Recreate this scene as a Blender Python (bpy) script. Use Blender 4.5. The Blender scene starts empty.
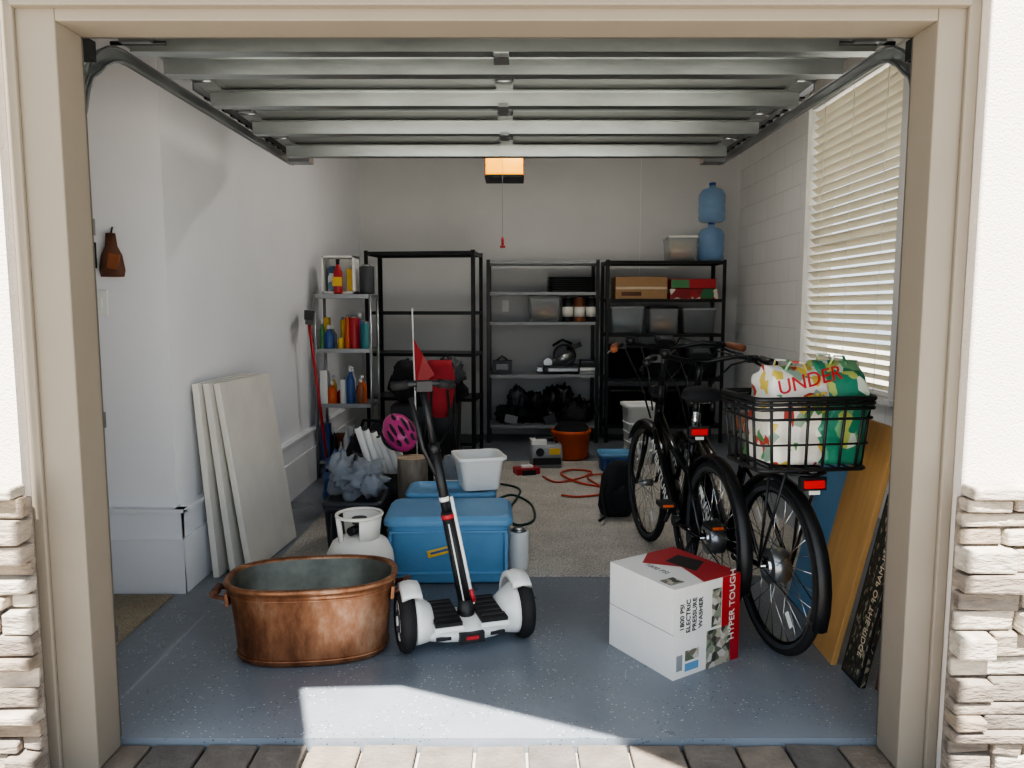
import bpy, bmesh, math, random
from mathutils import Vector, Matrix, Euler, noise
random.seed(7)
scene = bpy.context.scene
PI = math.pi

def col(h):
    h = h.lstrip('#')
    r = []
    for i in (0, 2, 4):
        v = int(h[i:i+2], 16) / 255.0
        r.append(v/12.92 if v <= 0.04045 else ((v+0.055)/1.055)**2.4)
    return (r[0], r[1], r[2], 1.0)

# ---------------------------------------------------------------- materials
def newmat(name):
    m = bpy.data.materials.new(name)
    m.use_nodes = True
    nt = m.node_tree
    return m, nt, nt.nodes['Principled BSDF']

def N(nt, t, **kw):
    n = nt.nodes.new(t)
    for k, v in kw.items():
        if k in n.inputs: n.inputs[k].default_value = v
        else: setattr(n, k, v)
    return n

def ramp(nt, stops, interp='LINEAR'):
    n = nt.nodes.new('ShaderNodeValToRGB')
    cr = n.color_ramp
    cr.interpolation = interp
    while len(cr.elements) > 1: cr.elements.remove(cr.elements[-1])
    cr.elements[0].position = stops[0][0]; cr.elements[0].color = stops[0][1]
    for p, c in stops[1:]:
        e = cr.elements.new(p); e.color = c
    return n

def mat(name, c, rough=0.5, metal=0.0, var=0.12, scale=8.0, bump=0.0, bscale=60.0, emit=None, estr=0.0, trans=0.0, alpha=1.0, stretch=None):
    m, nt, b = newmat(name)
    c = col(c) if isinstance(c, str) else c
    tc = N(nt, 'ShaderNodeTexCoord')
    src = tc.outputs['Object']
    if stretch:
        mp = N(nt, 'ShaderNodeMapping'); mp.inputs['Scale'].default_value = stretch
        nt.links.new(src, mp.inputs['Vector']); src = mp.outputs['Vector']
    ns = N(nt, 'ShaderNodeTexNoise', Scale=scale, Detail=5.0, Roughness=0.6)
    nt.links.new(src, ns.inputs['Vector'])
    lo = tuple(v*(1-var) for v in c[:3])+(1,)
    hi = tuple(min(1, v*(1+var)) for v in c[:3])+(1,)
    rp = ramp(nt, [(0.3, lo), (0.7, hi)])
    nt.links.new(ns.outputs['Fac'], rp.inputs['Fac'])
    nt.links.new(rp.outputs['Color'], b.inputs['Base Color'])
    b.inputs['Roughness'].default_value = rough
    b.inputs['Metallic'].default_value = metal
    if bump > 0:
        n2 = N(nt, 'ShaderNodeTexNoise', Scale=bscale, Detail=4.0)
        nt.links.new(src, n2.inputs['Vector'])
        bp = N(nt, 'ShaderNodeBump', Strength=bump, Distance=0.01)
        nt.links.new(n2.outputs['Fac'], bp.inputs['Height'])
        nt.links.new(bp.outputs['Normal'], b.inputs['Normal'])
    if emit:
        b.inputs['Emission Color'].default_value = col(emit)
        b.inputs['Emission Strength'].default_value = estr
    if trans: b.inputs['Transmission Weight'].default_value = trans
    if alpha < 1: b.inputs['Alpha'].default_value = alpha
    return m

def mat_cells(name, colors, scale=14.0, rough=0.5, warp=0.0, stretch=(1,1,1)):
    m, nt, b = newmat(name)
    tc = N(nt, 'ShaderNodeTexCoord')
    mp = N(nt, 'ShaderNodeMapping'); mp.inputs['Scale'].default_value = stretch
    nt.links.new(tc.outputs['Object'], mp.inputs['Vector'])
    v = N(nt, 'ShaderNodeTexVoronoi', Scale=scale)
    nt.links.new(mp.outputs['Vector'], v.inputs['Vector'])
    sp = N(nt, 'ShaderNodeSeparateColor')
    nt.links.new(v.outputs['Color'], sp.inputs['Color'])
    n = len(colors)
    rp = ramp(nt, [(i/n, col(c)) for i, c in enumerate(colors)], 'CONSTANT')
    nt.links.new(sp.outputs['Red'], rp.inputs['Fac'])
    nt.links.new(rp.outputs['Color'], b.inputs['Base Color'])
    b.inputs['Roughness'].default_value = rough
    return m

def mat_floor():
    m, nt, b = newmat('epoxy_floor')
    tc = N(nt, 'ShaderNodeTexCoord')
    n1 = N(nt, 'ShaderNodeTexNoise', Scale=1.6, Detail=6.0)
    nt.links.new(tc.outputs['Object'], n1.inputs['Vector'])
    r1 = ramp(nt, [(0.3, col('#6b7178')), (0.7, col('#80868e'))])
    nt.links.new(n1.outputs['Fac'], r1.inputs['Fac'])
    v = N(nt, 'ShaderNodeTexVoronoi', Scale=62.0)
    nt.links.new(tc.outputs['Object'], v.inputs['Vector'])
    r2 = ramp(nt, [(0.0, (1,1,1,1)), (0.16, (1,1,1,1)), (0.22, (0,0,0,1))])
    nt.links.new(v.outputs['Distance'], r2.inputs['Fac'])
    n3 = N(nt, 'ShaderNodeTexNoise', Scale=5.0, Detail=3.0)
    nt.links.new(tc.outputs['Object'], n3.inputs['Vector'])
    r3 = ramp(nt, [(0.40, (0,0,0,1)), (0.55, (0.9,0.9,0.9,1))])
    nt.links.new(n3.outputs['Fac'], r3.inputs['Fac'])
    mul = N(nt, 'ShaderNodeMath', operation='MULTIPLY')
    nt.links.new(r2.outputs['Color'], mul.inputs[0]); nt.links.new(r3.outputs['Color'], mul.inputs[1])
    sp = N(nt, 'ShaderNodeSeparateColor'); nt.links.new(v.outputs['Color'], sp.inputs['Color'])
    r4 = ramp(nt, [(0, col('#c4c8cb')), (0.55, col('#3c4550'))], 'CONSTANT')
    nt.links.new(sp.outputs['Green'], r4.inputs['Fac'])
    mx = N(nt, 'ShaderNodeMixRGB'); nt.links.new(mul.outputs[0], mx.inputs['Fac'])
    nt.links.new(r1.outputs['Color'], mx.inputs['Color1']); nt.links.new(r4.outputs['Color'], mx.inputs['Color2'])
    nt.links.new(mx.outputs['Color'], b.inputs['Base Color'])
    r5 = ramp(nt, [(0.3, (0.25,)*3+(1,)), (0.7, (0.42,)*3+(1,))])
    nt.links.new(n1.outputs['Fac'], r5.inputs['Fac']); nt.links.new(r5.outputs['Color'], b.inputs['Roughness'])
    bp = N(nt, 'ShaderNodeBump', Strength=0.18, Distance=0.01)
    n6 = N(nt, 'ShaderNodeTexNoise', Scale=18.0, Detail=3.0)
    nt.links.new(tc.outputs['Object'], n6.inputs['Vector'])
    nt.links.new(n6.outputs['Fac'], bp.inputs['Height']); nt.links.new(bp.outputs['Normal'], b.inputs['Normal'])
    return m

def mat_carpet(name, a, c2, scale=120):
    m, nt, b = newmat(name)
    tc = N(nt, 'ShaderNodeTexCoord')
    n1 = N(nt, 'ShaderNodeTexNoise', Scale=scale, Detail=3.0)
    n2 = N(nt, 'ShaderNodeTexNoise', Scale=4.0, Detail=5.0)
    for n in (n1, n2): nt.links.new(tc.outputs['Object'], n.inputs['Vector'])
    r = ramp(nt, [(0.35, col(a)), (0.65, col(c2))]); nt.links.new(n1.outputs['Fac'], r.inputs['Fac'])
    r2 = ramp(nt, [(0.35, (0.82,0.82,0.82,1)), (0.65, (1,1,1,1))]); nt.links.new(n2.outputs['Fac'], r2.inputs['Fac'])
    mx = N(nt, 'ShaderNodeMixRGB', blend_type='MULTIPLY'); mx.inputs['Fac'].default_value = 1
    nt.links.new(r.outputs['Color'], mx.inputs['Color1']); nt.links.new(r2.outputs['Color'], mx.inputs['Color2'])
    nt.links.new(mx.outputs['Color'], b.inputs['Base Color'])
    b.inputs['Roughness'].default_value = 0.95
    bp = N(nt, 'ShaderNodeBump', Strength=0.6, Distance=0.01)
    nt.links.new(n1.outputs['Fac'], bp.inputs['Height']); nt.links.new(bp.outputs['Normal'], b.inputs['Normal'])
    return m

def mat_block():
    m, nt, b = newmat('painted_block')
    tc = N(nt, 'ShaderNodeTexCoord')
    sp = N(nt, 'ShaderNodeSeparateXYZ'); nt.links.new(tc.outputs['Object'], sp.inputs[0])
    cb = N(nt, 'ShaderNodeCombineXYZ')
    nt.links.new(sp.outputs['Y'], cb.inputs['X']); nt.links.new(sp.outputs['Z'], cb.inputs['Y'])
    br = N(nt, 'ShaderNodeTexBrick')
    nt.links.new(cb.outputs[0], br.inputs['Vector'])
    br.inputs['Scale'].default_value = 1.0
    br.inputs['Brick Width'].default_value = 0.4; br.inputs['Row Height'].default_value = 0.2
    br.inputs['Mortar Size'].default_value = 0.006; br.inputs['Mortar Smooth'].default_value = 0.6
    br.inputs['Color1'].default_value = col('#eae9e6'); br.inputs['Color2'].default_value = col('#e5e4e1')
    br.inputs['Mortar'].default_value = col('#d6d5d2')
    nt.links.new(br.outputs['Color'], b.inputs['Base Color'])
    bp = N(nt, 'ShaderNodeBump', Strength=0.3, Distance=0.01, invert=True)
    nt.links.new(br.outputs['Fac'], bp.inputs['Height'])
    ns = N(nt, 'ShaderNodeTexNoise', Scale=90.0, Detail=3.0); nt.links.new(tc.outputs['Object'], ns.inputs['Vector'])
    bp2 = N(nt, 'ShaderNodeBump', Strength=0.15, Distance=0.01)
    nt.links.new(ns.outputs['Fac'], bp2.inputs['Height']); nt.links.new(bp.outputs['Normal'], bp2.inputs['Normal'])
    nt.links.new(bp2.outputs['Normal'], b.inputs['Normal'])
    b.inputs['Roughness'].default_value = 0.7
    return m

def mat_copper():
    m, nt, b = newmat('aged_copper')
    tc = N(nt, 'ShaderNodeTexCoord')
    mp = N(nt, 'ShaderNodeMapping'); mp.inputs['Scale'].default_value = (1, 1, 0.45)
    nt.links.new(tc.outputs['Object'], mp.inputs['Vector'])
    n1 = N(nt, 'ShaderNodeTexNoise', Scale=6.0, Detail=8.0, Roughness=0.7)
    nt.links.new(mp.outputs['Vector'], n1.inputs['Vector'])
    r = ramp(nt, [(0.28, col('#46301f')), (0.42, col('#744b34')), (0.55, col('#986a4c')), (0.7, col('#b8947a'))])
    nt.links.new(n1.outputs['Fac'], r.inputs['Fac'])
    nt.links.new(r.outputs['Color'], b.inputs['Base Color'])
    b.inputs['Metallic'].default_value = 0.6
    r2 = ramp(nt, [(0.3, (0.55,)*3+(1,)), (0.7, (0.30,)*3+(1,))])
    nt.links.new(n1.outputs['Fac'], r2.inputs['Fac']); nt.links.new(r2.outputs['Color'], b.inputs['Roughness'])
    bp = N(nt, 'ShaderNodeBump', Strength=0.3, Distance=0.012)
    n2 = N(nt, 'ShaderNodeTexNoise', Scale=9.0, Detail=2.0); nt.links.new(tc.outputs['Object'], n2.inputs['Vector'])
    nt.links.new(n2.outputs['Fac'], bp.inputs['Height']); nt.links.new(bp.outputs['Normal'], b.inputs['Normal'])
    return m

def mat_slats():
    m, nt, b = newmat('blind_slat')
    b.inputs['Roughness'].default_value = 0.5
    tc = N(nt, 'ShaderNodeTexCoord'); ns = N(nt, 'ShaderNodeTexNoise', Scale=3.0)
    nt.links.new(tc.outputs['Object'], ns.inputs['Vector'])
    r = ramp(nt, [(0.3, col('#dcd7c8')), (0.7, col('#e8e4d8'))]); nt.links.new(ns.outputs['Fac'], r.inputs['Fac'])
    nt.links.new(r.outputs['Color'], b.inputs['Base Color'])
    t = N(nt, 'ShaderNodeBsdfTranslucent'); t.inputs['Color'].default_value = col('#ece2c8')
    mx = N(nt, 'ShaderNodeMixShader'); mx.inputs[0].default_value = 0.35
    nt.links.new(b.outputs[0], mx.inputs[1]); nt.links.new(t.outputs[0], mx.inputs[2])
    nt.links.new(mx.outputs[0], nt.nodes['Material Output'].inputs['Surface'])
    return m

# base palette
M_FLOOR = mat_floor()
M_CARPET = mat_carpet('rug_fibre', '#98938c', '#d4cfc7')
M_MAT = mat_carpet('mat_fibre', '#857b6a', '#a89c86')
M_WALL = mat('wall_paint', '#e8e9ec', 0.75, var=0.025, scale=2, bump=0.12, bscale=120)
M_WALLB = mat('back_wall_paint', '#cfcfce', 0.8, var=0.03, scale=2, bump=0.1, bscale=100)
M_BLOCK = mat_block()
M_CEIL = mat('ceiling_paint', '#c9c9c7', 0.8, var=0.03)
M_STUCCO = mat('stucco', '#d8cfc6', 0.85, var=0.05, scale=4, bump=0.5, bscale=180)
M_TRIM = mat('trim_paint', '#82796c', 0.6, var=0.04, scale=3, bump=0.05)
M_TRIM2 = mat('trim_paint_white', '#e4e3df', 0.5, var=0.03)
M_SEAL = mat('rubber_weatherstrip', '#5c5851', 0.6, var=0.05)
M_PAVER = [mat('paver_%d' % i, c, 0.9, var=0.25, scale=12, bump=0.6, bscale=70) for i, c in enumerate(['#6a625a', '#756a5f', '#5e5853', '#6e645a'])]
M_STONE = [mat('ledgestone_%d' % i, c, 0.9, var=0.38, scale=9, bump=1.0, bscale=35, stretch=(1, 1, 3)) for i, c in enumerate(['#94887a', '#a89c8d', '#80756a', '#736a61', '#b0a698', '#8b7d6d'])]
M_CONC = mat('concrete', '#a9a49a', 0.9, var=0.1, scale=3, bump=0.2)
M_GALV = mat('galvanised_steel', '#a3a9a9', 0.32, 0.92, var=0.16, scale=14, stretch=(0.3, 2, 1))
M_DOORIN = mat('door_inner_skin', '#939796', 0.45, 0.4, var=0.05)
M_STEEL = mat('zinc_steel', '#9ea1a3', 0.35, 0.9, var=0.1)
M_CHROME = mat('chrome', '#d5d7d8', 0.15, 1.0, var=0.03)
M_BLACK = mat('black_plastic', '#17181a', 0.45, var=0.15)
M_BLACKM = mat('black_metal', '#1d1e20', 0.35, 0.3, var=0.15)
M_BLACKG = mat('gloss_black_paint', '#0e0f11', 0.18, 0.0, var=0.1)
M_RUBBER = mat('rubber', '#161617', 0.75, var=0.15, bump=0.3, bscale=150)
M_FABK = mat('black_fabric', '#1b1c20', 0.9, var=0.3, bump=0.4, bscale=200)
M_WHITE = mat('white_plastic', '#e6e6e2', 0.35, var=0.03)
M_WHITEP = mat('white_enamel', '#dfdbd2', 0.35, var=0.06, scale=5)
M_CARD = mat('white_cardboard', '#e2dfda', 0.7, var=0.04, scale=5)
M_CARDB = mat('brown_cardboard', '#9c7c5a', 0.8, var=0.08)
M_RED = mat('red_plastic', '#a8242c', 0.4, var=0.08)
M_REDF = mat('red_fabric', '#9c2630', 0.85, var=0.15, bump=0.3)
M_REDL = mat('red_lens', '#c2121a', 0.15, var=0.05, emit='#ff2010', estr=0.15)
M_COPPER = mat_copper()
M_COPPIN = mat('copper_inside', '#5d5f57', 0.45, 0.5, var=0.45, scale=7, bump=.3, bscale=9)
M_BLUE = mat('blue_plastic', '#6596bc', 0.45, var=0.06)
M_BLUED = mat('dark_blue_plastic', '#36568f', 0.4, var=0.1)
M_YEL = mat('yellow_plastic', '#d9b23a', 0.4, var=0.08)
M_GREEN = mat('green_plastic', '#4a8554', 0.45, var=0.1)
M_ORANGE = mat('orange_plastic', '#cf5c26', 0.4, var=0.08)
M_BROWN = mat('brown_leather', '#8a5233', 0.5, var=0.15, bump=0.2)
M_DKBR = mat('dark_brown_leather', '#5d3a2a', 0.6, var=0.25, bump=0.3)
M_WOOD = mat('tan_wood', '#bf945c', 0.5, var=0.12, scale=6, stretch=(3, 3, 0.4))
M_WOODL = mat('light_wood', '#c9b79c', 0.6, var=0.12, scale=6, stretch=(3, 3, 0.4))
M_BARK = mat('bark', '#7a7064', 0.9, var=0.4, scale=14, bump=0.9, bscale=30, stretch=(1, 1, 0.25))
M_CUT = mat('cut_wood', '#b3a186', 0.8, var=0.2, scale=14)
M_GREY = mat('grey_plastic', '#8b8e91', 0.5, var=0.06)
M_GREYD = mat('dark_grey_plastic', '#3b3e42', 0.5, var=0.1)
M_GREYF = mat('grey_fabric', '#858a92', 0.95, var=0.2, bump=0.3, bscale=120)
M_PINK = mat('pink_helmet_shell', '#b83a80', 0.3, var=0.08)
M_CLEAR = mat('clear_bin_plastic', '#c9cfd2', 0.3, var=0.03, alpha=0.35)
M_JUG = mat('blue_jug_plastic', '#6aa4d8', 0.1, var=0.05, alpha=0.42)
M_CORD = mat('red_cord', '#b8452f', 0.5, var=0.08)
M_CORDG = mat('green_cord', '#29413c', 0.5, var=0.08)
M_TEAL = mat('teal_plastic', '#3c8488', 0.4, var=0.08)
M_SLAT = mat_slats()
M_SHELF = mat('shelf_grey_board', '#8d9092', 0.5, 0.2)
M_MIX = mat_cells('mixed_contents', ['#8a4a40', '#d8d0c0', '#4a6a7a', '#a83830', '#c8b058', '#24282c'], 26)
M_MIX2 = mat_cells('mixed_contents_cool', ['#5a7a8a', '#c8ccd0', '#34506a', '#8a8a90', '#2c3034'], 24)
M_MIXP = mat_cells('pale_contents', ['#d8cfa8', '#a8b880', '#d0a080', '#e8e4d8', '#b06050'], 24)
M_XMAS = mat_cells('red_print', ['#a02028', '#a02028', '#d8d0c0', '#306a43', '#80181e'], 16)
M_BAGA = mat_cells('bag_print_a', ['#f0ece0', '#eee8dc', '#f2eee6', '#f0ece0', '#b8483c', '#f0ece0', '#dfc35a', '#f2eee6', '#5f9a60', '#9ab4a0'], 30, 0.35, stretch=(1, 1, .7))
M_BAGB = mat_cells('bag_print_b', ['#2f8468', '#3a8c70', '#2f8468', '#358870', '#b9c46c', '#2f7858', '#7aae80', '#d8e0cc'], 30, 0.35, stretch=(1, 1, .6))
M_POSTER = mat_cells('poster_print', ['#25231f', '#33332b', '#4d4a3d', '#1e2a22', '#8a8270', '#40302a', '#25231f', '#2a3428'], 70, stretch=(1, 1.6, .8))
M_PHOTO = mat_cells('carton_photo', ['#6f6a5e', '#a8a090', '#5e6654', '#c0bab0', '#43403c', '#848a78'], 40)
M_LAMP = mat('opener_lamp_lens', '#e0a030', 0.4, var=0.2, scale=20, emit='#ffae20', estr=2.2)
M_GLASS = mat('window_glass', '#e8f0f0', 0.05, var=0.01, alpha=0.12)

# ---------------------------------------------------------------- builder
class B:
    def __init__(s):
        s.bm = bmesh.new(); s.mats = []; s.xf = Matrix.Identity(4)
    def mi(s, m):
        if m not in s.mats: s.mats.append(m)
        return s.mats.index(m)
    def raw(s, verts, faces, m, smooth=False):
        k = s.mi(m)
        vs = [s.bm.verts.new(s.xf @ Vector(v)) for v in verts]
        for f in faces:
            try:
                fc = s.bm.faces.new([vs[i] for i in f]); fc.material_index = k; fc.smooth = smooth
            except ValueError: pass
    def box(s, c, d, m, rot=(0, 0, 0), jit=0, tap=1.0):
        R = Euler(rot).to_matrix(); c = Vector(c); vs = []
        for z in (-.5, .5):
            for x, y in ((-.5, -.5), (.5, -.5), (.5, .5), (-.5, .5)):
                t = tap if z > 0 else 1.0
                p = Vector((x*d[0]*t, y*d[1]*t, z*d[2]))
                if jit: p += Vector([random.uniform(-jit, jit) for _ in range(3)])
                vs.append(c + R @ p)
        s.raw(vs, [(0,3,2,1), (4,5,6,7), (0,1,5,4), (1,2,6,5), (2,3,7,6), (3,0,4,7)], m)
    def b2(s, lo, hi, m):
        s.box([(a+b)/2 for a, b in zip(lo, hi)], [abs(b-a) for a, b in zip(lo, hi)], m)
    def cyl(s, p1, p2, r1, m, r2=None, n=16, smooth=True):
        p1, p2 = Vector(p1), Vector(p2); r2 = r1 if r2 is None else r2
        d = (p2-p1).normalized(); u = d.orthogonal().normalized(); w = d.cross(u)
        vs = []
        for p, r in ((p1, r1), (p2, r2)):
            for i in range(n):
                a = 2*PI*i/n; vs.append(p + (u*math.cos(a)+w*math.sin(a))*r)
        s.raw(vs, [(i, (i+1) % n, n+(i+1) % n, n+i) for i in range(n)], m, smooth)
        s.raw(vs[:n], [tuple(range(n))[::-1]], m); s.raw(vs[n:], [tuple(range(n))], m)
    def tube(s, pts, r, m, n=8, closed=False):
        pts = [Vector(p) for p in pts]; L = len(pts); vs = []; pu = None
        for i, p in enumerate(pts):
            a = pts[i-1] if (i > 0 or closed) else p
            b = pts[(i+1) % L] if (i < L-1 or closed) else p
            d = (b-a).normalized()
            if pu is None: u = d.orthogonal().normalized()
            else:
                u = pu - d*pu.dot(d)
                u = u.normalized() if u.length > 1e-5 else d.orthogonal().normalized()
            pu = u; w = d.cross(u); rr = r[i] if isinstance(r, (list, tuple)) else r
            for k in range(n):
                t = 2*PI*k/n; vs.append(p+(u*math.cos(t)+w*math.sin(t))*rr)
        fs = []
        for i in range(L if closed else L-1):
            j = (i+1) % L
            for k in range(n): fs.append((i*n+k, i*n+(k+1) % n, j*n+(k+1) % n, j*n+k))
        if not closed: fs += [tuple(range(n))[::-1], tuple(range((L-1)*n, L*n))]
        s.raw(vs, fs, m, True)
    def lathe(s, prof, c, m, n=28, sx=1, sy=1, cap=True):
        vs = []; c = Vector(c)
        for r, z in prof:
            for k in range(n):
                a = 2*PI*k/n; vs.append(c+Vector((r*math.cos(a)*sx, r*math.sin(a)*sy, z)))
        fs = [(i*n+k, i*n+(k+1) % n, (i+1)*n+(k+1) % n, (i+1)*n+k) for i in range(len(prof)-1) for k in range(n)]
        if cap:
            fs.append(tuple(range(n))[::-1]); fs.append(tuple(range((len(prof)-1)*n, len(prof)*n)))
        s.raw(vs, fs, m, True)
    def loft(s, rings, m, smooth=True, cap0=True, cap1=True):
        n = len(rings[0]); vs = [p for r in rings for p in r]
        fs = [(i*n+k, i*n+(k+1) % n, (i+1)*n+(k+1) % n, (i+1)*n+k) for i in range(len(rings)-1) for k in range(n)]
        if cap0: fs.append(tuple(range(n))[::-1])
        if cap1: fs.append(tuple(range((len(rings)-1)*n, len(rings)*n)))
        s.raw(vs, fs, m, smooth)
    def ell(s, c, r, m, amp=0, freq=3, rot=(0,0,0), nu=20, nv=12, zmin=-1, seed=0):
        R = Euler(rot).to_matrix(); c = Vector(c); vs = []
        for j in range(nv+1):
            t = PI*j/nv
            for i in range(nu):
                a = 2*PI*i/nu
                d = Vector((math.sin(t)*math.cos(a), math.sin(t)*math.sin(a), math.cos(t)))
                d.z = max(d.z, zmin)
                k = 1+amp*noise.noise(d*freq+Vector((seed, seed*1.7, 0)))+amp*.5*noise.noise(d*freq*2.3+Vector((seed, 0, 3)))
                vs.append(c+R @ Vector((d.x*r[0]*k, d.y*r[1]*k, d.z*r[2]*k)))
        s.raw(vs, [(j*nu+i, (j+1)*nu+i, (j+1)*nu+(i+1) % nu, j*nu+(i+1) % nu) for j in range(nv) for i in range(nu)], m, True)
    def ring(s, c, R, r, m, axis='Y', n=40, k=8, a0=0, a1=2*PI):
        closed = abs(a1-a0-2*PI) < 1e-6
        cnt = n if closed else n+1; pts = []
        for i in range(cnt):
            a = a0+(a1-a0)*i/n; x, y = R*math.cos(a), R*math.sin(a)
            pts.append(Vector(c)+(Vector((x, 0, y)) if axis == 'Y' else Vector((0, x, y)) if axis == 'X' else Vector((x, y, 0))))
        s.tube(pts, r, m, k, closed)
    def obj(s, name, loc=(0, 0, 0), rz=0, bevel=0, rot=None, parent=None):
        bmesh.ops.remove_doubles(s.bm, verts=s.bm.verts, dist=1e-5)
        bmesh.ops.recalc_face_normals(s.bm, faces=s.bm.faces)
        me = bpy.data.meshes.new(name); s.bm.to_mesh(me); s.bm.free()
        for m in s.mats: me.materials.append(m)
        o = bpy.data.objects.new(name, me); scene.collection.objects.link(o)
        o.location = loc; o.rotation_euler = rot if rot else (0, 0, rz)
        if bevel:
            md = o.modifiers.new('bevel', 'BEVEL'); md.width = bevel; md.segments = 2; md.limit_method = 'ANGLE'; md.angle_limit = 0.7
        if parent: o.parent = parent
        return o

def rrect(w, d, r, z, n=5, cx=0, cy=0):
    p = []
    for sx, sy, a0 in ((1, 1, 0), (-1, 1, PI/2), (-1, -1, PI), (1, -1, 1.5*PI)):
        for i in range(n+1):
            a = a0+PI/2*i/n
            p.append(Vector((cx+sx*(w/2-r)+r*abs(math.cos(a-a0 if sx*sy > 0 else PI/2-(a-a0))), cy+sy*(d/2-r), z)) if False else Vector((cx+sx*(w/2-r)+r*math.cos(a), cy+sy*(d/2-r)+r*math.sin(a), z)))
    return p

def text(body, size, m, loc, tx, ty, parent, name='label_text', ext=0.0006):
    cu = bpy.data.curves.new(name, 'FONT'); cu.body = body; cu.size = size; cu.extrude = ext
    cu.align_x = 'CENTER'; cu.align_y = 'CENTER'; cu.materials.append(m)
    o = bpy.data.objects.new(name, cu); scene.collection.objects.link(o)
    o.parent = parent
    tx = Vector(tx).normalized(); ty = Vector(ty).normalized(); tz = tx.cross(ty)
    M = Matrix((tx, ty, tz)).transposed().to_4x4(); M.translation = Vector(loc)
    o.matrix_local = M
    return o

# ================================================================ ROOM
XL, XR, YB, ZC = -1.62, 2.41, 8.10, 3.20
FY = 2.285
b = B(); b.b2((-2.6, FY, -0.15), (XR+.1, YB+.1, 0), M_FLOOR); b.obj('floor')
b = B(); b.b2((-2.6, 2.08, ZC), (XR+.15, YB+.15, ZC+.12), M_CEIL); b.obj('ceiling')
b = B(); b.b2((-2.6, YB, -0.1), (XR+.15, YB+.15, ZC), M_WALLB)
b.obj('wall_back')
b = B(); b.b2((1.36, YB-.004, 0), (1.364, YB, ZC), M_WALL); b.obj('trim_1')
b = B(); b.b2((-2.6, 3.55, 0), (XL, YB, ZC), M_WALL); b.obj('wall_left')
b = B(); b.b2((-2.75, 2.08, 0), (-2.6, YB, ZC), M_WALL); b.obj('wall_side')
WY0, WY1, WZ0, WZ1 = 4.72, 6.2, 0.80, 3.0
b = B()
b.b2((XR, 2.08, 0), (XR+.2, WY0, ZC), M_BLOCK); b.b2((XR, WY1, 0), (XR+.2, YB, ZC), M_BLOCK)
b.b2((XR, WY0, 0), (XR+.2, WY1, WZ0), M_BLOCK); b.b2((XR, WY0, WZ1), (XR+.2, WY1, ZC), M_BLOCK)
b.obj('wall_right')
b = B()
f = .07
b.b2((XR-.03, WY0-f, WZ0-.03), (XR+.16, WY0, WZ1+f), M_TRIM2); b.b2((XR-.03, WY1, WZ0-.03), (XR+.16, WY1+f, WZ1+f), M_TRIM2)
b.b2((XR-.03, WY0, WZ1), (XR+.16, WY1, WZ1+f), M_TRIM2); b.b2((XR-.06, WY0-f, WZ0-.04), (XR+.16, WY1+f, WZ0), M_TRIM2)
b.b2((XR+.13, WY0, WZ0), (XR+.135, WY1, WZ1), M_GLASS)
b.b2((XR+.12, WY0, 1.85), (XR+.15, WY1, 1.9), M_TRIM2)
b.obj('window_1', bevel=.004)
b = B()
z = WZ0+.05
while z < WZ1-.06:
    b.box((XR+.035, (WY0+WY1)/2, z), (.064, WY1-WY0-.02, .003), M_SLAT, rot=(0, math.radians(42), 0)); z += .066
b.b2((XR, WY0+.01, WZ1-.06), (XR+.06, WY1-.01, WZ1), M_TRIM2)
for yy in (WY0+.25, (WY0+WY1)/2, WY1-.25): b.cyl((XR+.0, yy, WZ0+.02), (XR+.0, yy, WZ1-.05), .002, M_TRIM2, n=6)
b.b2((XR, WY0+.01, WZ0+.005), (XR+.05, WY1-.01, WZ0+.025), M_TRIM2)
b.obj('window_blind')
b = B()
for (x0, x1, y0, y1) in ((-2.6, XL+.03, 3.52, 3.55), (XL, XL+.03, 3.52, YB)):
    b.b2((x0, y0, 0), (x1, y1, .40), M_WALL)
b.b2((-2.6, 3.505, 0), (XL+.045, 3.52, .27), M_WALL); b.b2((XL+.03, 3.505, 0), (XL+.045, YB, .27), M_WALL)
b.b2((-2.6, 3.50, .40), (XL+.05, 3.55, .418), M_WALL); b.b2((XL, 3.50, .40), (XL+.05, YB, .418), M_WALL)
b.obj('baseboard_left', bevel=.006)
# front wall
b = B()
b.b2((-5, 2.08, 0), (-1.385, 2.285, ZC+.3), M_STUCCO); b.b2((1.27, 2.08, 0), (5, 2.285, ZC+.3), M_STUCCO)
b.b2((-1.385, 2.08, 2.36), (1.27, 2.285, ZC+.3), M_STUCCO)
b.obj('wall_front')
b = B()
b.b2((-1.384, 2.13, -0.01), (-1.245, 2.26, 2.36), M_TRIM); b.b2((-1.384, 2.115, -0.01), (-1.35, 2.13, 2.36), M_TRIM)
b.b2((-1.29, 2.26, 0), (-1.262, 2.30, 2.2), M_SEAL)
b.obj('trim_2', bevel=.004)
b = B()
b.b2((1.16, 2.13, -0.01), (1.269, 2.26, 2.36), M_TRIM); b.b2((1.235, 2.115, -0.01), (1.269, 2.13, 2.36), M_TRIM)
b.b2((1.176, 2.26, 0), (1.205, 2.30, 2.2), M_SEAL)
b.obj('trim_3', bevel=.004)
b = B()
b.b2((-1.245, 2.13, 2.155), (1.16, 2.26, 2.36), M_TRIM); b.b2((-1.35, 2.10, 2.185), (1.235, 2.13, 2.36), M_TRIM)
b.b2((-1.262, 2.26, 2.165), (1.176, 2.30, 2.36), M_SEAL)
b.obj('trim_4', bevel=.004)
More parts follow.
